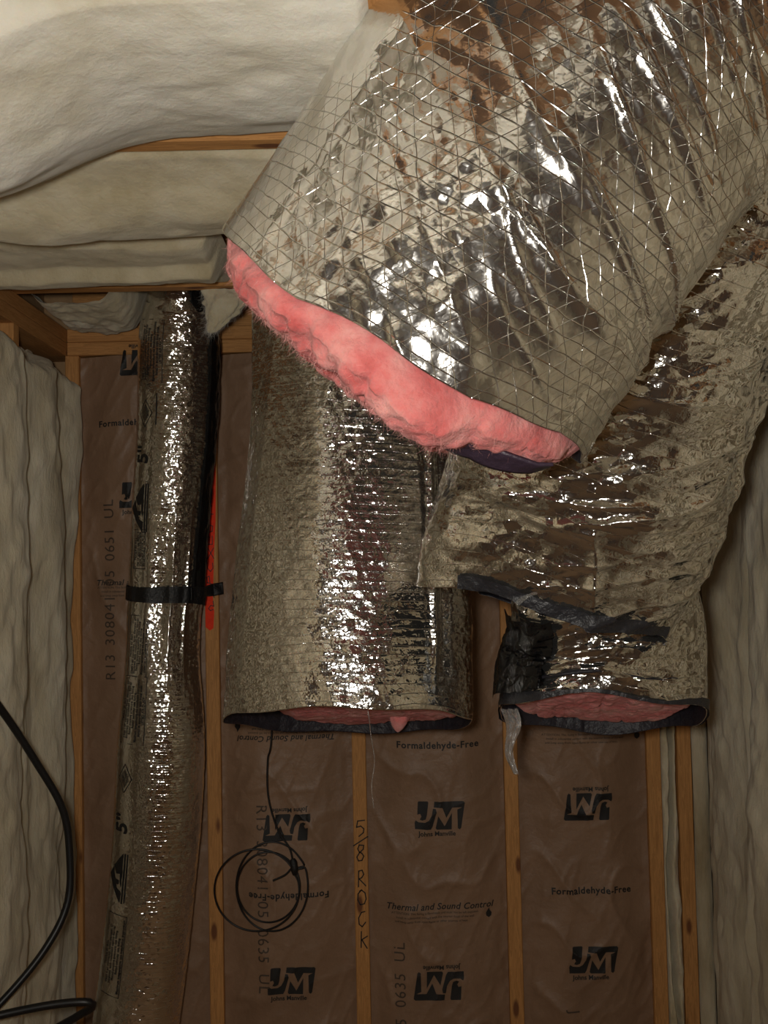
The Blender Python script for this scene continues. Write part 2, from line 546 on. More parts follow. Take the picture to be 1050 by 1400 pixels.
S_FORM = text_shape('Formaldehyde-Free', .026, .0007, 1.12)
S_JMN = text_shape('Johns Manville', .0225, .0005)
S_TSC = text_shape('Thermal and Sound Control', .024, .0004, 1.06, .25)
S_FINE = merge([xf(text_shape('ATTENTION: This facing is flammable and must not be left exposed.', .0085), 0, .011),
                xf(text_shape('Install in substantial contact with the interior finish of the wall', .0085), 0, 0),
                xf(text_shape('and keep away from open flame or other sources of heat.', .0085), -.01, -.011)])
_fl = [(0, -.013), (.007, -.008), (.008, 0), (.003, .006), (.001, .014), (-.004, .006), (-.008, 0), (-.007, -.008)]
S_FLAME = poly_shape([_fl])


def print_on(t, bay, what, px, py, rot=0, sc=1, mat='ink', arc=0):
    x, z = px2(px, py)
    fn = lambda X, Z: bay.pt(X, Z)
    if what == 'mark':
        stamp('logo_print', xf(MARK, x, z, rot, sc=.137 * sc), fn, M[mat], t)
        d = -.049 * sc
        stamp('text_print', xf(S_JMN, x - .008 * math.cos(rot) - d * 0, z + d * math.cos(rot), rot, sc=sc * .78), fn, M[mat], t)
    elif what == 'fine':
        stamp('text_print', xf(S_FINE, x - .012 * math.cos(rot), z, rot), fn, M[mat], t)
        stamp('logo_print', xf(S_FLAME, x + .135 * math.cos(rot), z + .004, rot), fn, M[mat], t)
    else:
        stamp('text_print', xf(what, x, z, rot, arc, sc), fn, M[mat], t)


def code_on(t, bay, words, px, py, rot, sc):
    """a stamped row of code groups, each its own print"""
    x, z = px2(px, py); c, sn = math.cos(rot), math.sin(rot)
    sh = [text_shape(wd, .046, 0, 1.12) for wd in words]
    wid = [(q[0][:, 0].max() - q[0][:, 0].min()) * sc for q in sh]; gap = .034 * sc
    pos = -(sum(wid) + gap * (len(wid) - 1)) / 2
    for q, wd in zip(sh, wid):
        m = pos + wd / 2; pos += wd + gap
        stamp('text_print', xf(q, x + m * c, z + m * sn, rot, sc=sc), lambda X, Z: bay.pt(X, Z), M['ink_faint'], t)


PI = math.pi
kb = []
kx = [(STX[i] + .0195, STX[i + 1] - .0195) for i in range(4)]
t0, b0 = kraft(*kx[0], 1, 'brown kraft-faced batt in the leftmost bay, half hidden by the slim foil duct')
t1, b1 = kraft(*kx[1], 2, 'brown kraft-faced batt behind the coiled black wire, with upside-down print at the top')
t2, b2 = kraft(*kx[2], 3, 'brown kraft-faced batt right of the stud lettered ROCK, with a sideways 0635 at the bottom')
t3, b3 = kraft(*kx[3], 4, 'brown kraft-faced batt below the bent duct, between two bare studs near the right corner')
print_on(t0, b0, S_FORM, 186, 578, 0, .92, arc=.25)
print_on(t0, b0, 'mark', 196, 677, 0, .95)
print_on(t0, b0, 'mark', 196, 496, PI, .95)
print_on(t0, b0, S_TSC, 196, 796, 0, .92)
print_on(t0, b0, 'fine', 196, 808, 0)
code_on(t0, b0, ('R13', '308041', '05', '0651', 'UL'), 150, 806, PI / 2, .92)
print_on(t1, b1, S_TSC, 391, 1009, PI, .92)
print_on(t1, b1, 'fine', 391, 996, PI)
print_on(t1, b1, 'mark', 392, 1131, PI, .95)
print_on(t1, b1, S_FORM, 395, 1225, PI, .95, arc=.25)
print_on(t1, b1, 'mark', 399, 1340, 0, .95)
code_on(t1, b1, ('R13', '308041', '05', '0635', 'UL'), 359, 1228, -PI / 2, .92)
print_on(t2, b2, S_FORM, 598, 1019, 0, .98, arc=-.25)
print_on(t2, b2, 'mark', 601, 1114, 0)
print_on(t2, b2, S_TSC, 601, 1239, 0)
print_on(t2, b2, 'fine', 601, 1253, 0)
print_on(t2, b2, 'mark', 600, 1347, PI)
code_on(t2, b2, ('308041', '05', '0635', 'UL'), 549, 1393, PI / 2, .92)
print_on(t3, b3, 'fine', 806, 1009, 0)
print_on(t3, b3, 'mark', 804, 1103, PI, .97)
print_on(t3, b3, S_FORM, 809, 1217, 0, .95, arc=.25)
print_on(t3, b3, 'mark', 811, 1311, 0, .97)
print_on(t3, b3, text_shape('J', .046), 784, 1382, -PI / 2, .9, 'ink_faint')

# hand lettering on two studs
xs = STX[2]


def stroke_letter(strokes, zc, h, wd):
    return [[(xs + (x - .5) * wd, zc + (y - .5) * h) for x, y in s] for s in strokes]


LET = {'5': [[(.95, .97), (.25, .93), (.12, .55), (.55, .62), (.85, .45), (.8, .22), (.35, .0)]],
       '8': [[(.35, .55), (.2, .75), (.35, .98), (.8, .95), (.75, .72), (.35, .5), (.1, .25), (.25, .02), (.6, .05), (.8, .3), (.6, .48), (.35, .55)]],
       'R': [[(.2, 0), (.25, .95), (.6, 1), (.75, .75), (.55, .55), (.28, .48), (.95, .05)]],
       'O': [[(.5, 1), (.15, .75), (.1, .35), (.35, .03), (.75, .08), (.95, .4), (.85, .8), (.5, 1), (.3, .92)]],
       'C': [[(.8, .95), (.45, .9), (.15, .55), (.2, .15), (.5, .0), (.85, .28)]],
       'K': [[(.4, 1), (.35, .05)], [(1.0, .72), (.4, .5)], [(.45, .5), (.95, .0)]],
       '/': [[(1.1, 1), (-.1, 0)]]}
st = []
for ch, py, hp in (('5', 1132, 22), ('/', 1150, 12), ('8', 1166, 22), ('R', 1201, 22), ('O', 1227, 20), ('C', 1256, 21), ('K', 1285, 22)):
    st += stroke_letter(LET[ch], at(493, py, YB)[2], hp * .00203, .027 if ch != '/' else .033)
stamp('hand_lettering', ribbon_shape(st, .0032), lambda X, Z: np.stack([X, 0 * X + YB - .0008, Z], -1), M['ink'], studs[2])
# sprayed orange band with black scrawl running up the second stud
xo = STX[1]
ztop, zbot = at(295, 597, YB)[2], at(293, 862, YB)[2]
pl = [(xo - .0175, zbot + .01), (xo - .006, zbot), (xo + .004, zbot + .006), (xo + .007, zbot + .05), (xo + .004, zbot + .09), (xo + .008, zbot + .2),
      (xo + .014, zbot + .3), (xo + .0165, ztop - .1), (xo + .012, ztop - .01), (xo + .002, ztop), (xo - .012, ztop - .03), (xo - .0175, ztop - .1)]
op = stamp('orange_paint', poly_shape([pl], .05), lambda X, Z: np.stack([X, 0 * X + YB - .0006, Z], -1), M['orange'], studs[1])
studs[1]['label'] = 'stud sprayed bright orange along its middle'
SCR = [[[(.1, .9), (0, .4), (.5, .5), (.9, .2), (.6, 0), (.1, .1)]], [[(0, 0), (.5, .5), (1, 1)], [(0, 1), (.5, .5)]],
       [[(0, 0), (1, .2)], [(.9, .1), (1, .7), (.6, .8), (.5, .15)]], [[(.9, .9), (1, .3), (.5, 0), (.05, .3), (.1, .8)]],
       [[(0, 0), (1, 1)], [(0, 1), (1, 0)]], [[(1, .9), (1, .1), (0, .1), (0, .9)], [(.5, .1), (.5, .8)]],
       [[(1, 0), (.1, .1), (0, .6), (1, .8)]], [[(1, 0), (1, 1)], [(1, .5), (0, .5)]], [[(0, 0), (1, .9)], [(0, 1), (1, 0)]],
       [[(.9, .4), (.5, 0), (.05, .4), (.5, 1), (.9, .5)]], [[(1, .9), (.95, .2), (.3, 0), (0, .7)]], [[(.5, .1), (.55, .9)]]]
st = []
for k, L in enumerate(SCR):
    zc = zbot + .055 + k * .036
    for s in L:
        st.append([(xo + .006 - a * .016 + .002 * math.sin(k * 2.1), zc + b * .029) for a, b in s])
stamp('hand_lettering', ribbon_shape(st, .0021), lambda X, Z: np.stack([X, 0 * X + YB - .0011, Z], -1), M['ink'], studs[1])


# ------------------------------------------------------------------ unfaced white batts
def wall_batt(side, y0, y1, seed, label, name='fiberglass_batt', res=1, group='white batts of the side walls', z1=2.06, prot=.008):
    """side -1 left wall, +1 right wall; soft upright folds with deep creases"""
    ny, nz = int(110 * res), int(300 * res)
    Yg, Z = np.meshgrid(np.linspace(y0, y1, ny), np.linspace(.045, z1, nz), indexing='ij')
    wv = vn(Z * 1.3, Yg * 1.5, seed=seed) * .13 + vn(Z * 5, Yg * 3, seed=seed + 1) * .03
    q = (Yg + wv) / .25
    lob = (.5 - .5 * np.cos(q * 2 * math.pi)) ** .7
    amp = .35 + .9 * vn(np.floor(q) * 3.3, Z * 1.6, seed=seed + 2)
    h = .044 * lob * amp + .036 * (fbm(Yg * 5, Z * 2.4, seed=seed + 3) - .5) + .024 * (fbm(Yg * 13, Z * 7, seed=seed + 4, o=2) - .5) \
        + .012 * (vn(Yg * 45, Z * 22, seed=seed + 5) - .5)
    e = np.minimum(Yg - y0, y1 - Yg); ez = np.minimum(Z - .045, z1 + .09 * (fbm(Yg * 12, 0, seed=seed + 7) - .75) - Z)
    fall = smooth(-.003, .045, e) * smooth(0, .05, ez)
    h = (h + prot) * fall - .06 * (1 - fall) * smooth(.03, 0, ez) + .003 * (1 - fall)
    h = np.where(ez > .03, np.maximum(h, .002), h)
    x = side * (XR - h)
    tear = .02 * smooth(.1, .0, ez) * (vn(Yg * 40, 0 * Z, seed=seed + 9) - .5)
    P = np.stack([x, Yg, Z + tear], -1)
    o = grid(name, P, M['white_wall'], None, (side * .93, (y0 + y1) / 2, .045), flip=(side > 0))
    return tag(o, label, 'insulation', group)


# left wall, back corner forwards
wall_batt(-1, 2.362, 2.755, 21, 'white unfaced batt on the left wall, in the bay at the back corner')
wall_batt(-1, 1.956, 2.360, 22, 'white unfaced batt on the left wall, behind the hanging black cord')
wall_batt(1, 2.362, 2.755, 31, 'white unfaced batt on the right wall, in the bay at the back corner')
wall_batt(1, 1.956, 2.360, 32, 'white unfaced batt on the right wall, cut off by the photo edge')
ORD = ['first', 'second', 'third', 'fourth', 'fifth', 'sixth', 'seventh', 'eighth', 'ninth']
for k in range(2, 7):
    for sd in (-1, 1):
        y0 = 2.40 - .406 * k
        wall_batt(sd, y0 - .036, y0 + .366, 40 + k * 2 + sd, 'white unfaced %s wall batt outside the picture, %s bay towards the camera' % ('left' if sd < 0 else 'right', ORD[k]), res=.35, group='white batts outside the picture')
# squeezed strip between the last two studs
Xg, Zg = np.meshgrid(np.linspace(STX[4] + .021, STX[5] - .021, 24), np.linspace(.045, 2.06, 320), indexing='ij')
q = (Xg - STX[4] - .021) / (STX[5] - STX[4] - .042)
cre = np.exp(-((q - .55 - .6 * (vn(Zg * 4, 0, seed=5) - .5)) / .13) ** 2)
Yg = 2.775 - .020 * np.sin(np.clip(q, 0, 1) * PI) ** .5 + .06 * cre * vn(Zg * 5, 0, seed=15) * 1.5 + .045 * (fbm(Xg * 40, Zg * 14, seed=4) - .5)
tag(grid('fiberglass_strip', np.stack([Xg, Yg, Zg], -1), M['white_aged'], None, (STX[4] + .04, 2.81, .045)),
    'narrow strip of white insulation squeezed between the two rightmost studs', 'insulation')
# sliver between the corner stud and the right wall batt
xa, xb = STX[5] + .021, XR - .002
if xb - xa > .012:
    Xg, Zg = np.meshgrid(np.linspace(xa, xb, 24), np.linspace(.045, 2.06, 320), indexing='ij')
    q = (Xg - xa) / (xb - xa)
    Yg = 2.765 - .016 * np.sin(np.clip(q, 0, 1) * PI) ** .6 + .014 * (fbm(Xg * 30, Zg * 10, seed=14) - .5)
    tag(grid('fiberglass_strip', np.stack([Xg, Yg, Zg], -1), M['white_wall'], None, ((xa + xb) / 2, 2.81, .045)),
        'thin white insulation strip filling the back right corner beside the last stud', 'insulation')


def ceil_batt(x0, x1, y0, y1, sag, seed, label, res=1.0, group='white batts of the ceiling', over=0.0, mat='white'):
    nx, ny = int((x1 - x0) * 170 * res) + 8, int(110 * res)
    X, Yg = np.meshgrid(np.linspace(x0, x1, nx), np.linspace(y0, y1, ny), indexing='ij')
    q = (Yg - y0) / (y1 - y0)
    e = np.minimum(np.minimum(Yg - y0, y1 - Yg), np.minimum(X - x0, x1 - X))
    s = sag(X, q)
    n = .05 * (vn(X * 3.5, Yg * 6, seed=seed) - .5) + .020 * (vn(X * 9, Yg * 14, seed=seed + 1) - .5) + .007 * (vn(X * 27, Yg * 40, seed=seed + 2) - .5)
    fall = smooth(-.004, .035, e)
    z = ZC - (s + n * np.clip(.35 + s * 8, .35, 1.4)) * fall + .03 * (1 - fall)
    yy = Yg + over * smooth(.02, .13, s) * (q ** 3)                       # a heavy sag spills over the joist
    yy = yy + .022 * (fbm(X * 22, 0 * q, seed=seed + 5) - .5) * smooth(.9, 1, q)
    P = np.stack([X, yy, z], -1)
    o = grid('ceiling_batt', P, M[mat], None, ((x0 + x1) / 2, (y0 + y1) / 2, ZC + .1))
    return tag(o, label, 'insulation', group)


ceil_batt(-.90, .012, 1.07, 1.522, lambda x, q: .016 * smooth(.95, .6, q) + .002 + .14 * smooth(-.27, -.68, x) * (.55 + .45 * np.sin(q * PI)) + .018 * np.sin(q * PI), 61,
          'large white ceiling batt nearest the camera, sagging at the left over its joist', over=.05)
ceil_batt(-.90, -.03, 1.565, 1.932, lambda x, q: .003 + .022 * smooth(.05, .4, q) * smooth(1, .93, q)
          + .042 * smooth(.08, .5, q) * smooth(.02, -.07, q - .83 + .27 * smooth(-.3, -.75, x)) + .02 * smooth(-.4, -.8, x), 62,
          'yellowish white ceiling batt in the second bay from the camera, with a curved fold', mat='white_aged')
ceil_batt(-.90, -.33, 1.975, 2.349, lambda x, q: .003 + .03 * np.sin(q * PI) * (1 - q) + .028 * smooth(.25, .31, q + .15 * x) * smooth(.8, .5, q), 63,
          'white ceiling batt in the third bay, before the joist over the slim duct', mat='white_aged')
# ragged batt end over the back plate
X, Yg = np.meshgrid(np.linspace(-.872, -.60, 70), np.linspace(2.395, 2.752, 90), indexing='ij')
q = (X + .872) / .272
dr = .055 * smooth(1.0, .72, q + .25 * (vn(X * 20, Yg * 9, seed=3) - .5)) * smooth(2.76, 2.70, Yg) * smooth(-.02, .2, q)
z = ZC + .028 - dr - .05 * (fbm(X * 9, Yg * 9, seed=2) - .5) - .02 * (fbm(X * 28, Yg * 28, seed=6) - .5) + .16 * smooth(.82, 1, q)
tag(grid('ceiling_batt', np.stack([X, Yg, z], -1), M['white_aged'], None, (-.74, 2.57, ZC + .1)),
    'ragged white batt end drooping over the top plate in the back left corner', 'insulation', 'white batts of the ceiling')
for k, (y0, y1) in enumerate([(.745, 1.066), (.335, .702), (-.075, .292), (-.485, -.118), (-.895, -.528)]):
    x1 = -.03 if k == 0 else .90
    ceil_batt(-.90, x1, y0 + .001, y1, lambda x, q: .03 + .03 * np.sin(q * PI), 70 + k, 'white ceiling batt out of the picture, %s bay from the back wall' % ORD[k + 4], res=.5, group='white batts outside the picture')


# ------------------------------------------------------------------ ducts
class Sweep:
    """tube along a path; a = angle round it (0 faces the camera, + to the right), v = metres from its first end"""
    def __init__(s, pts, nu, nt, expo=2.0, cut=None, front=(0, -1, 0)):
        A = spline(pts, nt)                         # x y z rx ry
        s.C, R = A[:, :3], A[:, 3:5]
        T = np.gradient(s.C, axis=0); T /= np.linalg.norm(T, axis=1)[:, None]
        f = np.array(front, float)[None] - T * (T @ np.array(front, float))[:, None]; f /= np.linalg.norm(f, axis=1)[:, None]
        sd = np.cross(f, T); sd /= np.linalg.norm(sd, axis=1)[:, None]
        if sd[0, 0] < 0: sd = -sd
        s.T, s.f, s.sd, s.R = T, f, sd, R
        s.len = np.linalg.norm(np.diff(s.C, axis=0), axis=1).sum()
        a = np.linspace(-PI, PI, nu, endpoint=False); s.a = a
        v = np.linspace(0, s.len, nt); s.v = v
        ca, sa = np.cos(a), np.sin(a)
        k = (np.abs(ca) ** expo + np.abs(sa) ** expo) ** (-1 / expo)
        s.ca, s.sa = ca * k, sa * k
        s.P = s.C[None] + s.sd[None] * (R[:, 0][None] * s.sa[:, None])[..., None] + s.f[None] * (R[:, 1][None] * s.ca[:, None])[..., None]
        if cut is not None:                         # oblique first end: slide the end rows along the axis
            c = cut(a)[:, None] * np.clip(1 - v / .30, 0, 1)[None] ** 1.0
            s.P = s.P - s.T[0][None, None] * c[..., None]
        s.normals()
        s.A, s.V = np.meshgrid(a, v, indexing='ij')
        s.rm = R.mean()
        s.uv = np.stack([s.A * s.rm, s.V], -1)
        s.cx = np.cos(s.A) * s.rm; s.cy = np.sin(s.A) * s.rm
    def normals(s):
        du = np.roll(s.P, -1, 0) - np.roll(s.P, 1, 0); dv = np.gradient(s.P, axis=1)
        N = np.cross(du, dv); N /= np.linalg.norm(N, axis=2)[..., None] + 1e-9
        out = ((s.P - s.C[None]) * N).sum()
        s.N = N if out > 0 else -N
        s.flip = out < 0
    def displace(s, h):
        s.P = s.P + s.N * h[..., None]
    def build(s, name, mat, parent):
        return grid(name, s.P, mat, parent, closed=True, uv=s.uv, flip=s.flip)
    def sample(s, a, v, off=.001):
        nu, nt = s.P.shape[:2]
        fa = ((np.asarray(a) + PI) / (2 * PI) * nu) % nu; fv = np.clip(np.asarray(v) / s.len * (nt - 1), 0, nt - 1.001)
        i = np.floor(fa).astype(int) % nu; j = np.floor(fv).astype(int); ta = (fa - np.floor(fa))[..., None]; tv = (fv - j)[..., None]
        i2 = (i + 1) % nu
        def g(Q): return (Q[i, j] * (1 - ta) + Q[i2, j] * ta) * (1 - tv) + (Q[i, j + 1] * (1 - ta) + Q[i2, j + 1] * ta) * tv
        return g(s.P) + g(s.N) * np.asarray(off)[..., None]
    def band(s, name, a0, a1, v0, v1, off, mat, parent, na=160, nv=14, rag=0, base=None):
        """strip of tape or film lying on the tube; v0 / v1 may be functions of the angle"""
        full = a1 - a0 > 2 * PI - .01
        a = np.linspace(a0, a1, na, endpoint=not full)
        va = v0(a) if callable(v0) else np.full(na, v0); vb = v1(a) if callable(v1) else np.full(na, v1)
        q = np.linspace(0, 1, nv)[None]
        Vv = va[:, None] + (vb - va)[:, None] * q
        Aa = np.repeat(a[:, None], nv, 1)
        of = off + rag * (vn(Aa * 9, Vv * 30, seed=77))
        P = s.sample(Aa, Vv, of)
        o = grid(name, P, mat, parent, closed=full, flip=s.flip)
        return o


def lining(o, mat):
    o.data.materials.append(mat)
    m = o.modifiers.new('thickness', 'SOLIDIFY'); m.thickness = .0016; m.offset = -1; m.material_offset = 1; m.use_rim = True; m.material_offset_rim = 0
    return o


def wad(name, sw, j, shrink, depth, prof, mat, parent, seed, nr=46, na=260, up=.10, rough=.012, expo=2.0):
    """fibre filling the first end of a sweep: prof(x, y) = how far its face reaches past row j, x right, y to the front (both -1..1)"""
    C, T, f, sd = sw.C[j], sw.T[j], sw.f[j], sw.sd[j]
    rx, ry = sw.R[j] - shrink
    a = np.linspace(-PI, PI, na, endpoint=False)
    r = np.concatenate([np.linspace(.02, 1, nr), np.linspace(.998, .90, 12)])
    lift = np.concatenate([np.zeros(nr), np.linspace(.01, up, 12)])
    A, Rr = np.meshgrid(a, r, indexing='ij')
    k = (np.abs(np.cos(A)) ** expo + np.abs(np.sin(A)) ** expo) ** (-1 / expo)
    x = np.sin(A) * k * Rr; y = np.cos(A) * k * Rr
    p = prof(x, y)
    rnd = .018 * smooth(.86, 1.0, Rr) ** 2
    d = (p - rnd - lift[None])
    pos = C + sd * (rx * x)[..., None] + f * (ry * y)[..., None] - T * d[..., None]
    n = rough * (2.4 * (fbm(pos[..., 0] * 9, pos[..., 1] * 9, pos[..., 2] * 9, seed) - .5) + 1.5 * (fbm(pos[..., 0] * 30, pos[..., 1] * 30, pos[..., 2] * 30, seed + 2) - .5)
                 + .8 * (vn(pos[..., 0] * 95, pos[..., 1] * 95, pos[..., 2] * 95, seed + 4) - .5))
    pl = np.abs(2 * vn(x * 6 + .8 * y, y * 1.5 + d * 6, seed=seed + 6) - 1); n = n - rough * .7 * smooth(.25, 0, pl) + rough * .7 * (vn(x * 4, y * 3, seed=seed + 8) - .5)
    out = f * (y * .7)[..., None] + sd * (x * .4)[..., None] - T * .7
    keep = np.where(np.arange(len(r))[None] >= nr, np.clip(1 - lift[None] / .05, 0, 1), 1)
    pos = pos + out * (n * keep)[..., None]
    return grid(name, pos, mat, parent, closed=True), pos


def fibers(name, roots, dirs, length, width, mat, parent, seed=0):
    """loose strands, too many to count"""
    r = np.random.RandomState(seed); n = len(roots)
    L = length * r.uniform(.35, 1.0, n)[:, None]
    d = dirs + r.randn(n, 3) * .55; d /= np.linalg.norm(d, axis=1)[:, None]
    c = r.randn(n, 3) * .5
    side = np.cross(d, r.randn(n, 3)); side /= np.linalg.norm(side, axis=1)[:, None]
    V = []; 
    for t in (0, .5, 1):
        p = roots + d * L * t + c * L * t * t + np.array((0, 0, -1)) * L * .25 * t * t
        wv = side * width * (1 - .75 * t)
        V += [p - wv, p + wv]
    V = np.stack(V, 1).reshape(-1, 3)
    F = []
    for i in range(n):
        b = i * 6; F += [[b, b + 1, b + 3, b + 2], [b + 2, b + 3, b + 5, b + 4]]
    o = mesh_from(name, V, F, mat, parent)
    o['kind'] = 'stuff'
    return o


def P5(px, py, Y, rx, ry):
    return [*at(px, py, Y), rx, ry]


# ---- the big duct, foreground ------------------------------------------------------------
tb = thing('foil_duct', 'huge foreground foil duct with a torn end full of pink fiberglass', 'duct', at(555, 470, 1.27))
p0 = at(553, 468, 1.27); p1 = at(806, 88, 1.235)
dirv = (p1 - p0); up = p1 + dirv * ((2.62 - p1[2]) / dirv[2])
big = Sweep([[*p0, .268, .218], [*(p0 * .66 + p1 * .34), .265, .225], [*p1, .264, .225], [*up, .24, .225]], 680, 520,
            cut=lambda a: np.interp(a, [-PI, -2.2, -1.4, -.95, -.4, 0, .42, .95, 1.35, 1.8, 2.4, PI], [0, 0, .004, .030, .045, .034, .034, -.002, .0, 0, 0, 0]) + .003 * np.sin(9 * a))
cx, cy, V = big.cx, big.cy, big.V
A = big.A
sw_ = V + .10 * A + .05 * np.sin(A * 1.3 + .6)
amp = smooth(.0, .18, V)
right = smooth(-.25, .55, A)
drag = 1 - np.abs(2 * vn(cx * 4.2, cy * 4.2, sw_ * 21, 1) - 1)
drag2 = 1 - np.abs(2 * vn(cx * 7, cy * 7, (sw_ + .03 * vn(cx * 5, cy * 5, V * 4, 6)) * 40, 2) - 1)
h = .010 * (vn(cx * 5, cy * 5, V * 5, 3) - .5) + (.0085 * drag ** 5 + .0045 * drag2 ** 5) * (.35 + .65 * right) * (.5 + .5 * amp)
pan = smooth(.45, .60, vn(cx * 6, cy * 6, V * 6, 4))
h += .0085 * (crease(cx * 7, cy * 7, V * 7, 3, 4) - .5) * (.35 + .65 * right) + .0022 * (crease(cx * 24, cy * 24, V * 24, 5, 4) - .5) * (.3 + .9 * pan + 2.3 * smooth(.32, .14, V) * smooth(.45, .1, A) * smooth(-1.1, -.5, A))
# overlapped lengthwise seam towards the left, smooth facing beyond it
seam = smooth(-.72, -.66, A + .05 * vn(V * 3, 0, seed=3)) 
h += .004 * (1 - seam) * smooth(-2.9, -2.5, A) - .007 * np.exp(-((A + .60 + .06 * (vn(V * 9, 0, seed=4) - .5)) / .045) ** 2) * smooth(.18, .34, V)
flat = 1 - .65 * smooth(-.66, -.85, A)
big.displace(h * flat)
big.normals()
lining(big.build('foil_jacket', M['foil_big'], tb), M['liner'])
_s = np.array([-1, -.86, -.70, -.30, .40, .56, .82, .95, 1.0]); _p = np.array([.012, .046, .066, .080, .092, .066, .048, .026, .00])
wo, wp = wad('pink_insulation', big, 0, .008, 0, lambda x, y: (np.interp(x, _s, _p) + .004) * (1 + .10 * y), M['pink'], tb, 5, nr=60, na=420, rough=.012, up=.11)
rs = np.random.RandomState(3)
ia = rs.randint(0, 420, 5200); ir = rs.randint(28, 64, 5200)
roots = wp[ia, ir]; dr = np.tile(-big.T[0] * .8, (5200, 1)) + big.f[0] * .35
fibers('loose_fibers', roots, dr, .008, .00014, M['pink_hair'], tb, 4)
# dark liner edge peeking out below at the right
ss = np.linspace(.42, .88, 60)
pr = np.interp(ss, _s, _p)
ed = []
for q_ in np.linspace(0, 1, 8):
    dpt = pr - .004 + .022 * q_ * np.sin((ss - .42) / .46 * PI) ** .7
    yy = .52 - .12 * q_ + .25 * (1 - ((ss - .65) / .25) ** 2) * .3
    ed.append(big.C[0] + big.sd[0] * (big.R[0, 0] * ss)[:, None] + big.f[0] * (big.R[0, 1] * yy)[:, None] - big.T[0] * dpt[:, None])
eo = grid('inner_liner', np.stack(ed, 1), M['violet'], tb)
em = eo.modifiers.new('thickness', 'SOLIDIFY'); em.thickness = .004; em.offset = 0

# ---- the wide duct hanging in the middle --------------------------------------------------
tm = thing('foil_duct', 'wide foil duct hanging straight down in the middle behind the huge one', 'duct', at(480, 975, 2.16))
YM = 2.165
mid = Sweep([P5(481, 960, YM - .045, .262, .232), P5(482, 860, YM - .03, .258, .216), P5(484, 760, YM - .02, .249, .204), P5(489, 600, YM, .232, .188), P5(494, 450, YM, .232, .172),
             [at(497, 380, YM)[0], YM, 2.335, .228, .168]], 520, 480, expo=2.0,
            cut=lambda a: .041 * (1 - np.cos(a)) + .003 * np.sin(7 * a))
cx, cy, V, A = mid.cx, mid.cy, mid.V, mid.A
rib = np.abs(((V / .0185 + .9 * vn(cx * 6, cy * 6, V * 6, 8)) % 1) - .5) * 2
h = .0005 * smooth(.6, 1, rib) * (.25 + .75 * smooth(.30, .62, vn(cx * 4, cy * 4, V * 3, 9)))
crz = np.exp(-((A - .68) / .035) ** 2) * .010 - .007 * np.exp(-((A - .80) / .06) ** 2)
h += .016 * (vn(cx * 9, cy * 9, V * 2.2, 10) - .5) + crz * smooth(0, .15, V) + .006 * (crease(cx * 11, cy * 11, V * 11, 8, 4) - .5) * (.4 + .8 * smooth(.35, .05, V)) \
    + .0022 * (crease(cx * 38, cy * 38, V * 38, 9, 4) - .5)
h += .006 * (1 - np.abs(2 * vn(cx * 14, cy * 14, V * 1.4, 12) - 1)) ** 3
mid.displace(h); mid.normals()
lining(mid.build('foil_jacket', M['foil_mid'], tm), M['liner'])
wad('pink_insulation', mid, 4, .020, 0, lambda x, y: .036 * (1 - y) - .002 - .03 * smooth(-.45, -.85, x), M['pink'], tm, 15, rough=.007, expo=2.0, up=.07)
tf = at(545, 982, YM + .02)
tp = []
for i in range(24):
    a = i / 24 * 2 * PI
    row = []
    for j in range(16):
        t = j / 15; r_ = .019 * math.sin(PI * min(1, t * .93 + .06)) ** .7 * (1 + .5 * (float(vn(math.cos(a) * 2, math.sin(a) * 2, t * 5, 9)) - .5))
        row.append((tf[0] + r_ * math.cos(a) + .003 * math.sin(t * 4), tf[1] + r_ * math.sin(a), tf[2] + .028 - t * .058))
    tp.append(row)
grid('hanging_pink_tuft', np.array(tp), M['pink'], tm, closed=True)
tube('plastic_thread', [at(502, 965, YM - .19), at(505, 985, YM - .19), at(507, 1005, YM - .17), at(512, 1040, YM - .15), at(508, 1075, YM - .15), at(511, 1105, YM - .15)], .0011, M['film'], tm, n=40, k=5)

# ---- the bent duct at the right ------------------------------------------------------------
tr = thing('foil_duct', 'bent crumpled foil duct at the right with a dark strap above its open stub', 'duct', at(822, 990, 1.95))
YS = 1.96
stub = Sweep([P5(822, 936, YS, .192, .165), P5(824, 892, YS, .190, .165), P5(826, 840, YS - .02, .182, .155), P5(812, 770, YS - .06, .165, .14)], 360, 170, expo=2.5,
             cut=lambda a: .060 * (1 - np.cos(a)) + .006 * np.sin(5 * a))
cx, cy, V, A = stub.cx, stub.cy, stub.V, stub.A
h = .010 * (crease(cx * 9, cy * 9, V * 16, 21, 4) - .5) + .0045 * (crease(cx * 26, cy * 26, V * 34, 22, 4) - .5) + .010 * (vn(cx * 7, cy * 7, V * 7, 23) - .5)
stub.displace(h * smooth(1.15, .8, A) + .004 * (h * 60) * 0 + .003 * smooth(.8, 1.1, A)); stub.normals()
lining(stub.build('stub_jacket', M['foil_bent'], tr), M['liner'])
wad('pink_insulation', stub, 3, .014, 0, lambda x, y: .0515 * (1 - y) - .004, M['pink'], tr, 25, rough=.008, expo=2.5, up=.15)
stub.band('rim_tape', -PI, PI, lambda a: -.001 + .0 * a, lambda a: .004 + .014 * smooth(.35, 1.3, np.abs(a)), .003, M['grey_tape'], tr, na=240, rag=.003)
stub.band('black_film', -1.60, -.72, lambda a: .012 + 0 * a, .225, .010, M['black_film'], tr, na=50, nv=60, rag=.016)
bend = Sweep([P5(752, 836, 1.80, .212, .135), P5(765, 785, 1.80, .228, .165), P5(788, 710, 1.79, .246, .195), P5(815, 630, 1.76, .240, .205),
              P5(880, 480, 1.68, .208, .195), P5(950, 320, 1.61, .195, .185), P5(1035, 130, 1.60, .19, .18), [.63, 1.60, 2.60, .18, .18]], 520, 560, expo=2.2,
             cut=lambda a: .008 * np.sin(4 * a + 1))
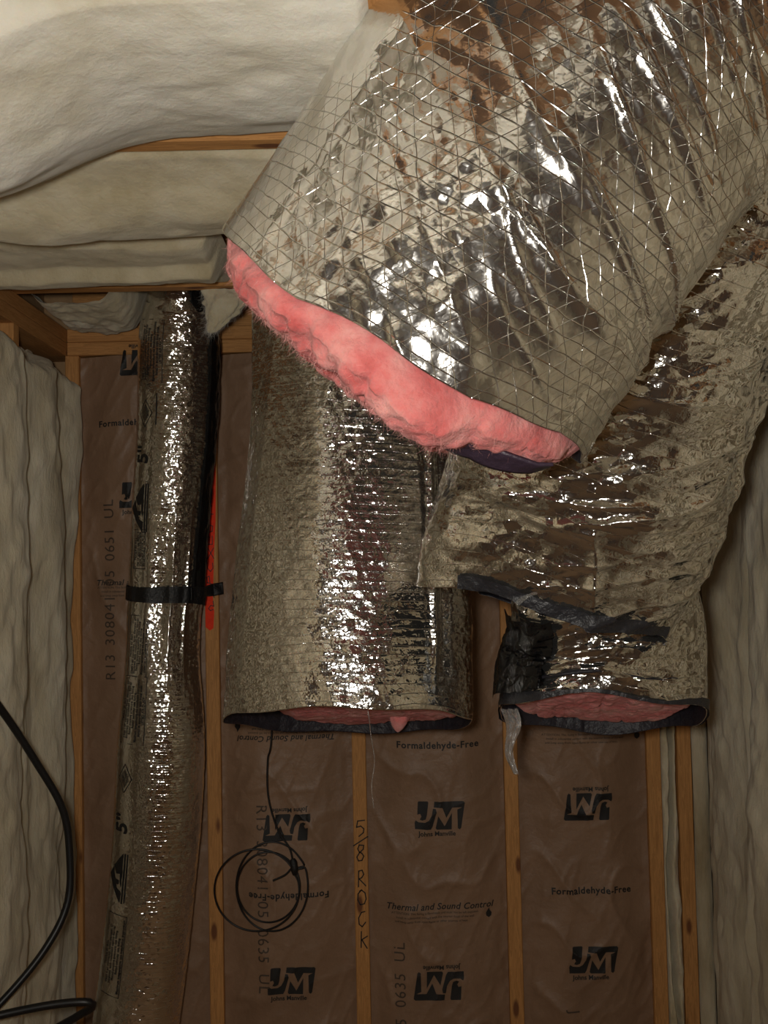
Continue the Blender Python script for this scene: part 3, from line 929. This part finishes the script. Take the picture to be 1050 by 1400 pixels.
cx, cy, V, A = bend.cx, bend.cy, bend.V, bend.A
L_ = smooth(.5, -.5, A)
h = .016 * (crease(cx * 6.5, cy * 6.5, V * 6.5, 31, 4) - .5) * smooth(.75, .3, V) + .007 * (crease(cx * 17, cy * 17, V * 20, 32, 4) - .5) * (.5 + .5 * L_) \
    + .0030 * (crease(cx * 30, cy * 30, V * 34, 33, 4) - .5)
h += .012 * (crease(cx * 10 + V * 4, cy * 10, V * 7, 39, 3) - .5) * smooth(-.3, .4, A) + .014 * (vn(cx * 5, cy * 5, V * 4, 34) - .5) + .010 * (1 - np.abs(2 * vn(cx * 7 + V * 3, cy * 7, V * 5, 37) - 1)) ** 6
dr_ = 1 - np.abs(2 * vn(cx * 5, cy * 5, (V - .1 * A) * 26, 35) - 1)
h += .006 * dr_ ** 3 * smooth(.1, .5, A + .6)
h += .040 * smooth(.20, .04, V) * np.exp(-((A + 1.35) / .5) ** 2)               # squashed inside of the bend
h += -.012 * np.exp(-((A - 1.25) / .05) ** 2) * smooth(.1, .2, V) + .006 * np.exp(-((A - 1.32) / .05) ** 2)
bend.displace(h); bend.normals()
lining(bend.build('bent_jacket', M['foil_bent'], tr), M['liner'])
bend.band('strap', -.90, 1.05, lambda a: -.010 + .004 * np.sin(3 * a), lambda a: .020 + .003 * np.sin(5 * a), .005, M['grey_tape'], tr, na=220, rag=.004)
bend.band('cable_tie', -.42, -.24, lambda a: -.015 + (a + .42) * .22, lambda a: -.011 + (a + .42) * .22 + .003, .011, M['film'], tr, na=30, nv=4)
x_ = at(697, 1005, YS - .02)
pf = []
for i in range(9):
    row = []
    for j in range(26):
        t = j / 25; wv = .017 * (1 - .75 * t)
        row.append((x_[0] + (i / 8 - .5) * wv * 2 + .006 * math.sin(t * 7) + .006 * t, x_[1] + .008 * math.sin(i * 1.9 + t * 9), x_[2] + .05 - t * .125))
    pf.append(row)
grid('plastic_shred', np.array(pf), M['film'], tr)

# ---- the slim duct along the left ----------------------------------------------------------
ts = thing('foil_duct', 'slim floor-to-ceiling foil duct with printed panels at the left', 'duct', at(180, 1400, 2.62) * np.array((1, 1, 0)))
YA = 2.625
xlo = at(150, 1640, YA)
slim = Sweep([[xlo[0], YA, .02, .105, .10], P5(186, 1400, YA, .108, .105), P5(209, 1200, YA, .108, .105), P5(221, 1020, YA, .110, .104), P5(224, 900, YA, .090, .094), P5(226, 845, YA, .086, .086), P5(229, 810, YA, .087, .084),
              P5(231, 770, YA, .090, .09), P5(235, 690, YA, .096, .10), P5(243, 580, YA, .102, .104), P5(246, 470, YA, .104, .104), P5(251, 420, YA - .01, .094, .10), [at(252, 395, YA)[0], YA - .02, 2.18, .086, .098], [at(252, 395, YA)[0], YA - .02, 2.33, .08, .09]],
             380, 1150)
cx, cy, V, A = slim.cx, slim.cy, slim.V, slim.A
vs = slim.v[np.argmin(np.abs(slim.C[:, 2] - at(237, 812, YA)[2]))]
near = np.exp(-((V - vs) / .17) ** 2)
pl_ = 1 - np.abs(2 * vn(cx * 26, cy * 26, (V - vs) * 1.3, 41) - 1)
h = near * .012 * (pl_ ** 2 - .35)
rib = np.abs(((V / .0125) % 1) - .5) * 2
pm = smooth(-.42, -.12, A)                              # printed panel stays smooth
h += .0006 * smooth(.5, 1, rib) * pm * (.3 + .7 * vn(cx * 8, cy * 8, V * 4, 42)) + (.0024 * (crease(cx * 22, cy * 22, V * 22, 43, 4) - .5) + .0016 * (crease(cx * 60, cy * 60, V * 60, 44, 4) - .5)) * (.25 + .75 * pm)
h += .012 * (vn(cx * 7, cy * 7, V * 2.6, 45) - .5)
slim.displace(h); slim.normals()
slim.build('foil_jacket', M['foil_slim'], ts)
vtop = lambda py: slim.v[np.argmin(np.abs(slim.C[:, 2] - at(240, py, YA)[2]))]
slim.band('black_seam', 1.05, 1.55, vtop(800), vtop(400), .004, M['black_film'], ts, na=24, nv=160, rag=.004)


slim.band('black_sleeve', .45, 1.25, vtop(420), vtop(384), .008, M['black_film'], ts, na=24, nv=20, rag=.006)


def on_slim(ac, vc):
    # text runs up the duct, its top towards the left
    return lambda X, Yt: slim.sample(ac - Yt / .103, vc + X, .0013)


def frame_shape(Lx, Ly, wd=.0013):
    return ribbon_shape([[(-Lx / 2, -Ly / 2), (Lx / 2, -Ly / 2), (Lx / 2, Ly / 2), (-Lx / 2, Ly / 2), (-Lx / 2, -Ly / 2)]], wd)


FACT = ['Flexible air duct', 'Class 1 air connector, inner diameter 5"', 'insulated, with metallised vapour barrier', 'Rated positive pressure: see listing', 'Rated velocity: see listing',
        'Maximum temperature: see installation instructions', 'Install in accordance with local code', 'LISTED AIR DUCT']


def panel(ac, vc, Lx, Ly, n):
    sh = [frame_shape(Lx, Ly)]
    for i in range(n):
        s_ = text_shape(FACT[i % len(FACT)], .0088, .0002)
        wdt = s_[0][:, 0].max() - s_[0][:, 0].min()
        k = min(1, (Lx - .012) / wdt)
        sh.append(xf((s_[0] * np.array((k, 1)), s_[1]), 0, Ly / 2 - (i + .6) * Ly / (n + .2)))
    stamp('text_print', merge(sh), on_slim(ac, vc), M['ink'], ts)


def triangle_mark(ac, vc):
    k = .062
    tri = poly_shape([[(-1.0, -.2), (0, .62), (.35, .35), (.1, .30), (-.1, .18), (-.12, -.05), (-.3, -.05), (-.28, .12), (-.45, .05), (-.55, -.2)],
                      [(.42, .30), (1.0, -.2), (-.4, -.2), (-.15, -.12), (.15, -.1), (.12, .12), (.25, .2)]], .4)
    s_ = merge([xf(tri, 0, 0, sc=k), ribbon_shape([[(-.98 * k, -.30 * k), (.98 * k, -.30 * k)]], .004), ribbon_shape([[(-.95 * k, -.42 * k), (.98 * k, -.42 * k)]], .003)])
    stamp('logo_print', s_, on_slim(ac, vc), M['ink'], ts)


def diamond_mark(ac, vc):
    k = .036
    s_ = merge([ribbon_shape([[(-k, 0), (0, k * .62), (k, 0), (0, -k * .62), (-k, 0)]], .0016)] +
               [ribbon_shape([[(-k * (.62 - abs(i) * .13), i * .0035), (k * (.62 - abs(i) * .13), i * .0035)]], .0018) for i in range(-3, 4)])
    stamp('logo_print', s_, on_slim(ac, vc), M['ink'], ts)


S5 = text_shape('5"', .058, .0012)
for py5, pyt, pyd, pp in ((628, 698, 572, 490), (1116, 1188, 1056, 965)):
    stamp('text_print', S5, on_slim(-.70, vtop(py5)), M['ink'], ts)
    triangle_mark(-.70, vtop(pyt)); diamond_mark(-.68, vtop(pyd))
    panel(-.58, vtop(pp), .17, .075, 8)
panel(-.56, vtop(880), .15, .065, 7); panel(-.62, vtop(1290), .20, .06, 6)
panel(-.66, vtop(752), .10, .04, 5)
stamp('text_print', ribbon_shape([[(-.04, 0), (.04, 0)]], .0025), on_slim(-.34, vtop(567)), M['ink'], ts)

# black strap round the slim duct, nailed to the orange stud
tk = thing('black_strap', 'black strap cinching the slim foil duct and tied to the orange stud', 'strap', at(237, 812, YA))
slim.band('strap_loop', -PI, PI, lambda a: vs - .019 + .004 * np.sin(2 * a), lambda a: vs + .022 + .004 * np.sin(2 * a), .006, M['black_tape'], tk, na=160, rag=.002)
tp = []
for t in np.linspace(0, 1, 30):
    c = at(262 + 43 * t, 812 - 8 * t, 2.545 + .205 * min(1, t * 1.45) ** .7)
    hw = .017 - .005 * math.exp(-((t - .35) / .2) ** 2)
    tp.append([(c[0], c[1] + .004 * math.sin(9 * t + q_ * 3), c[2] + (q_ * 2 - 1) * hw) for q_ in np.linspace(0, 1, 7)])
so = grid('strap_tail', np.array(tp), M['black_tape'], tk)
sm = so.modifiers.new('thickness', 'SOLIDIFY'); sm.thickness = .003

# ---- torn white tuft by the top of the slim duct -------------------------------------------
tw = thing('insulation_tuft', 'torn white tuft of insulation hanging from the ceiling beside the slim duct top', 'insulation', at(305, 400, 2.46))
c0 = at(306, 394, 2.40)
rows = []
for i in range(60):
    a = i / 60 * 2 * PI; row = []
    for j in range(50):
        t = j / 49
        r_ = (.040 + .012 * math.sin(t * 5)) * (1 - t ** 4) ** .5 + .002
        nz = 1 + 1.1 * (float(fbm(np.array(math.cos(a) * 1.6), np.array(math.sin(a) * 1.6), np.array(t * 4.5), 3)) - .5)
        row.append((c0[0] + .014 * math.sin(t * 4) - .022 * t + r_ * nz * math.cos(a), c0[1] + .5 * r_ * nz * math.sin(a), c0[2] + .015 - t * .125))
    rows.append(row)
rows = np.array(rows)
grid('tuft', rows, M['white_aged'], tw, closed=True)
rr = np.random.RandomState(8); ri = rows[rr.randint(0, 60, 1500), rr.randint(5, 50, 1500)]
fibers('loose_fibers', ri, np.tile(np.array((-.5, -.3, -.8)), (1500, 1)), .018, .00016, M['white_hair'], tw, 9)

# ---- cord and wire ---------------------------------------------------------------------------
co = tube('power_cord', [at(-330, 660, 1.45), at(-160, 790, 1.72), at(-70, 880, 2.0), at(0, 968, 2.15), at(48, 1040, 2.22), at(85, 1105, 2.26), at(95, 1165, 2.27), at(92, 1235, 2.26), at(60, 1300, 2.22), at(0, 1372, 2.16), at(-60, 1425, 2.1),
                         at(-95, 1432, 2.05), at(-60, 1405, 2.05), at(0, 1388, 2.08), at(70, 1374, 2.10), at(118, 1370, 2.11), at(126, 1377, 2.12), at(105, 1390, 2.13), at(60, 1420, 2.14), at(-10, 1500, 2.14), at(-20, 1650, 2.13)], .0083, M['rubber'], None, at(-20, 1650, 2.13), n=260, k=10)
tag(co, 'thick black power cord looping along the left wall', 'cord')
two = thing('coiled_wire', 'thin black wire dropping from above and coiled in loops before the kraft paper', 'wire', at(402, 1190, 2.70))
W = 2.705


def loop(cx_, cy_, rx_, ry_, a0, a1, n=18, tilt=0, dy=0):
    return [at(cx_ + rx_ * math.cos(a) + tilt * math.sin(a), cy_ - ry_ * math.sin(a), W + dy + .006 * math.sin(2 * a)) for a in np.linspace(a0, a1, n)]


path = [at(381, 480, 2.72), at(374, 700, 2.72), at(372, 985, 2.70), at(366, 1040, W), at(367, 1090, W), at(380, 1135, W), at(396, 1160, W), at(403, 1185, W)]
path += loop(372, 1212, 49, 61, .45, .45 - 2 * PI, 22)
path += loop(351, 1217, 58, 56, .5, .5 - 2 * PI, 22, dy=-.006)
path += loop(367, 1213, 43, 48, .5, .5 - 2 * PI, 22, dy=.005)
path += [at(400, 1186, W), at(390, 1196, W), at(373, 1204, W)]
tube('wire', path, .0026, M['rubber'], two, n=520, k=7)
tube('wrapped_tape', [at(400, 1174, W), at(402, 1183, W - .003), at(403, 1196, W)], np.array([.006, .009, .010, .009, .011, .010, .008, .006]), M['black_tape'], two, n=8, k=10)
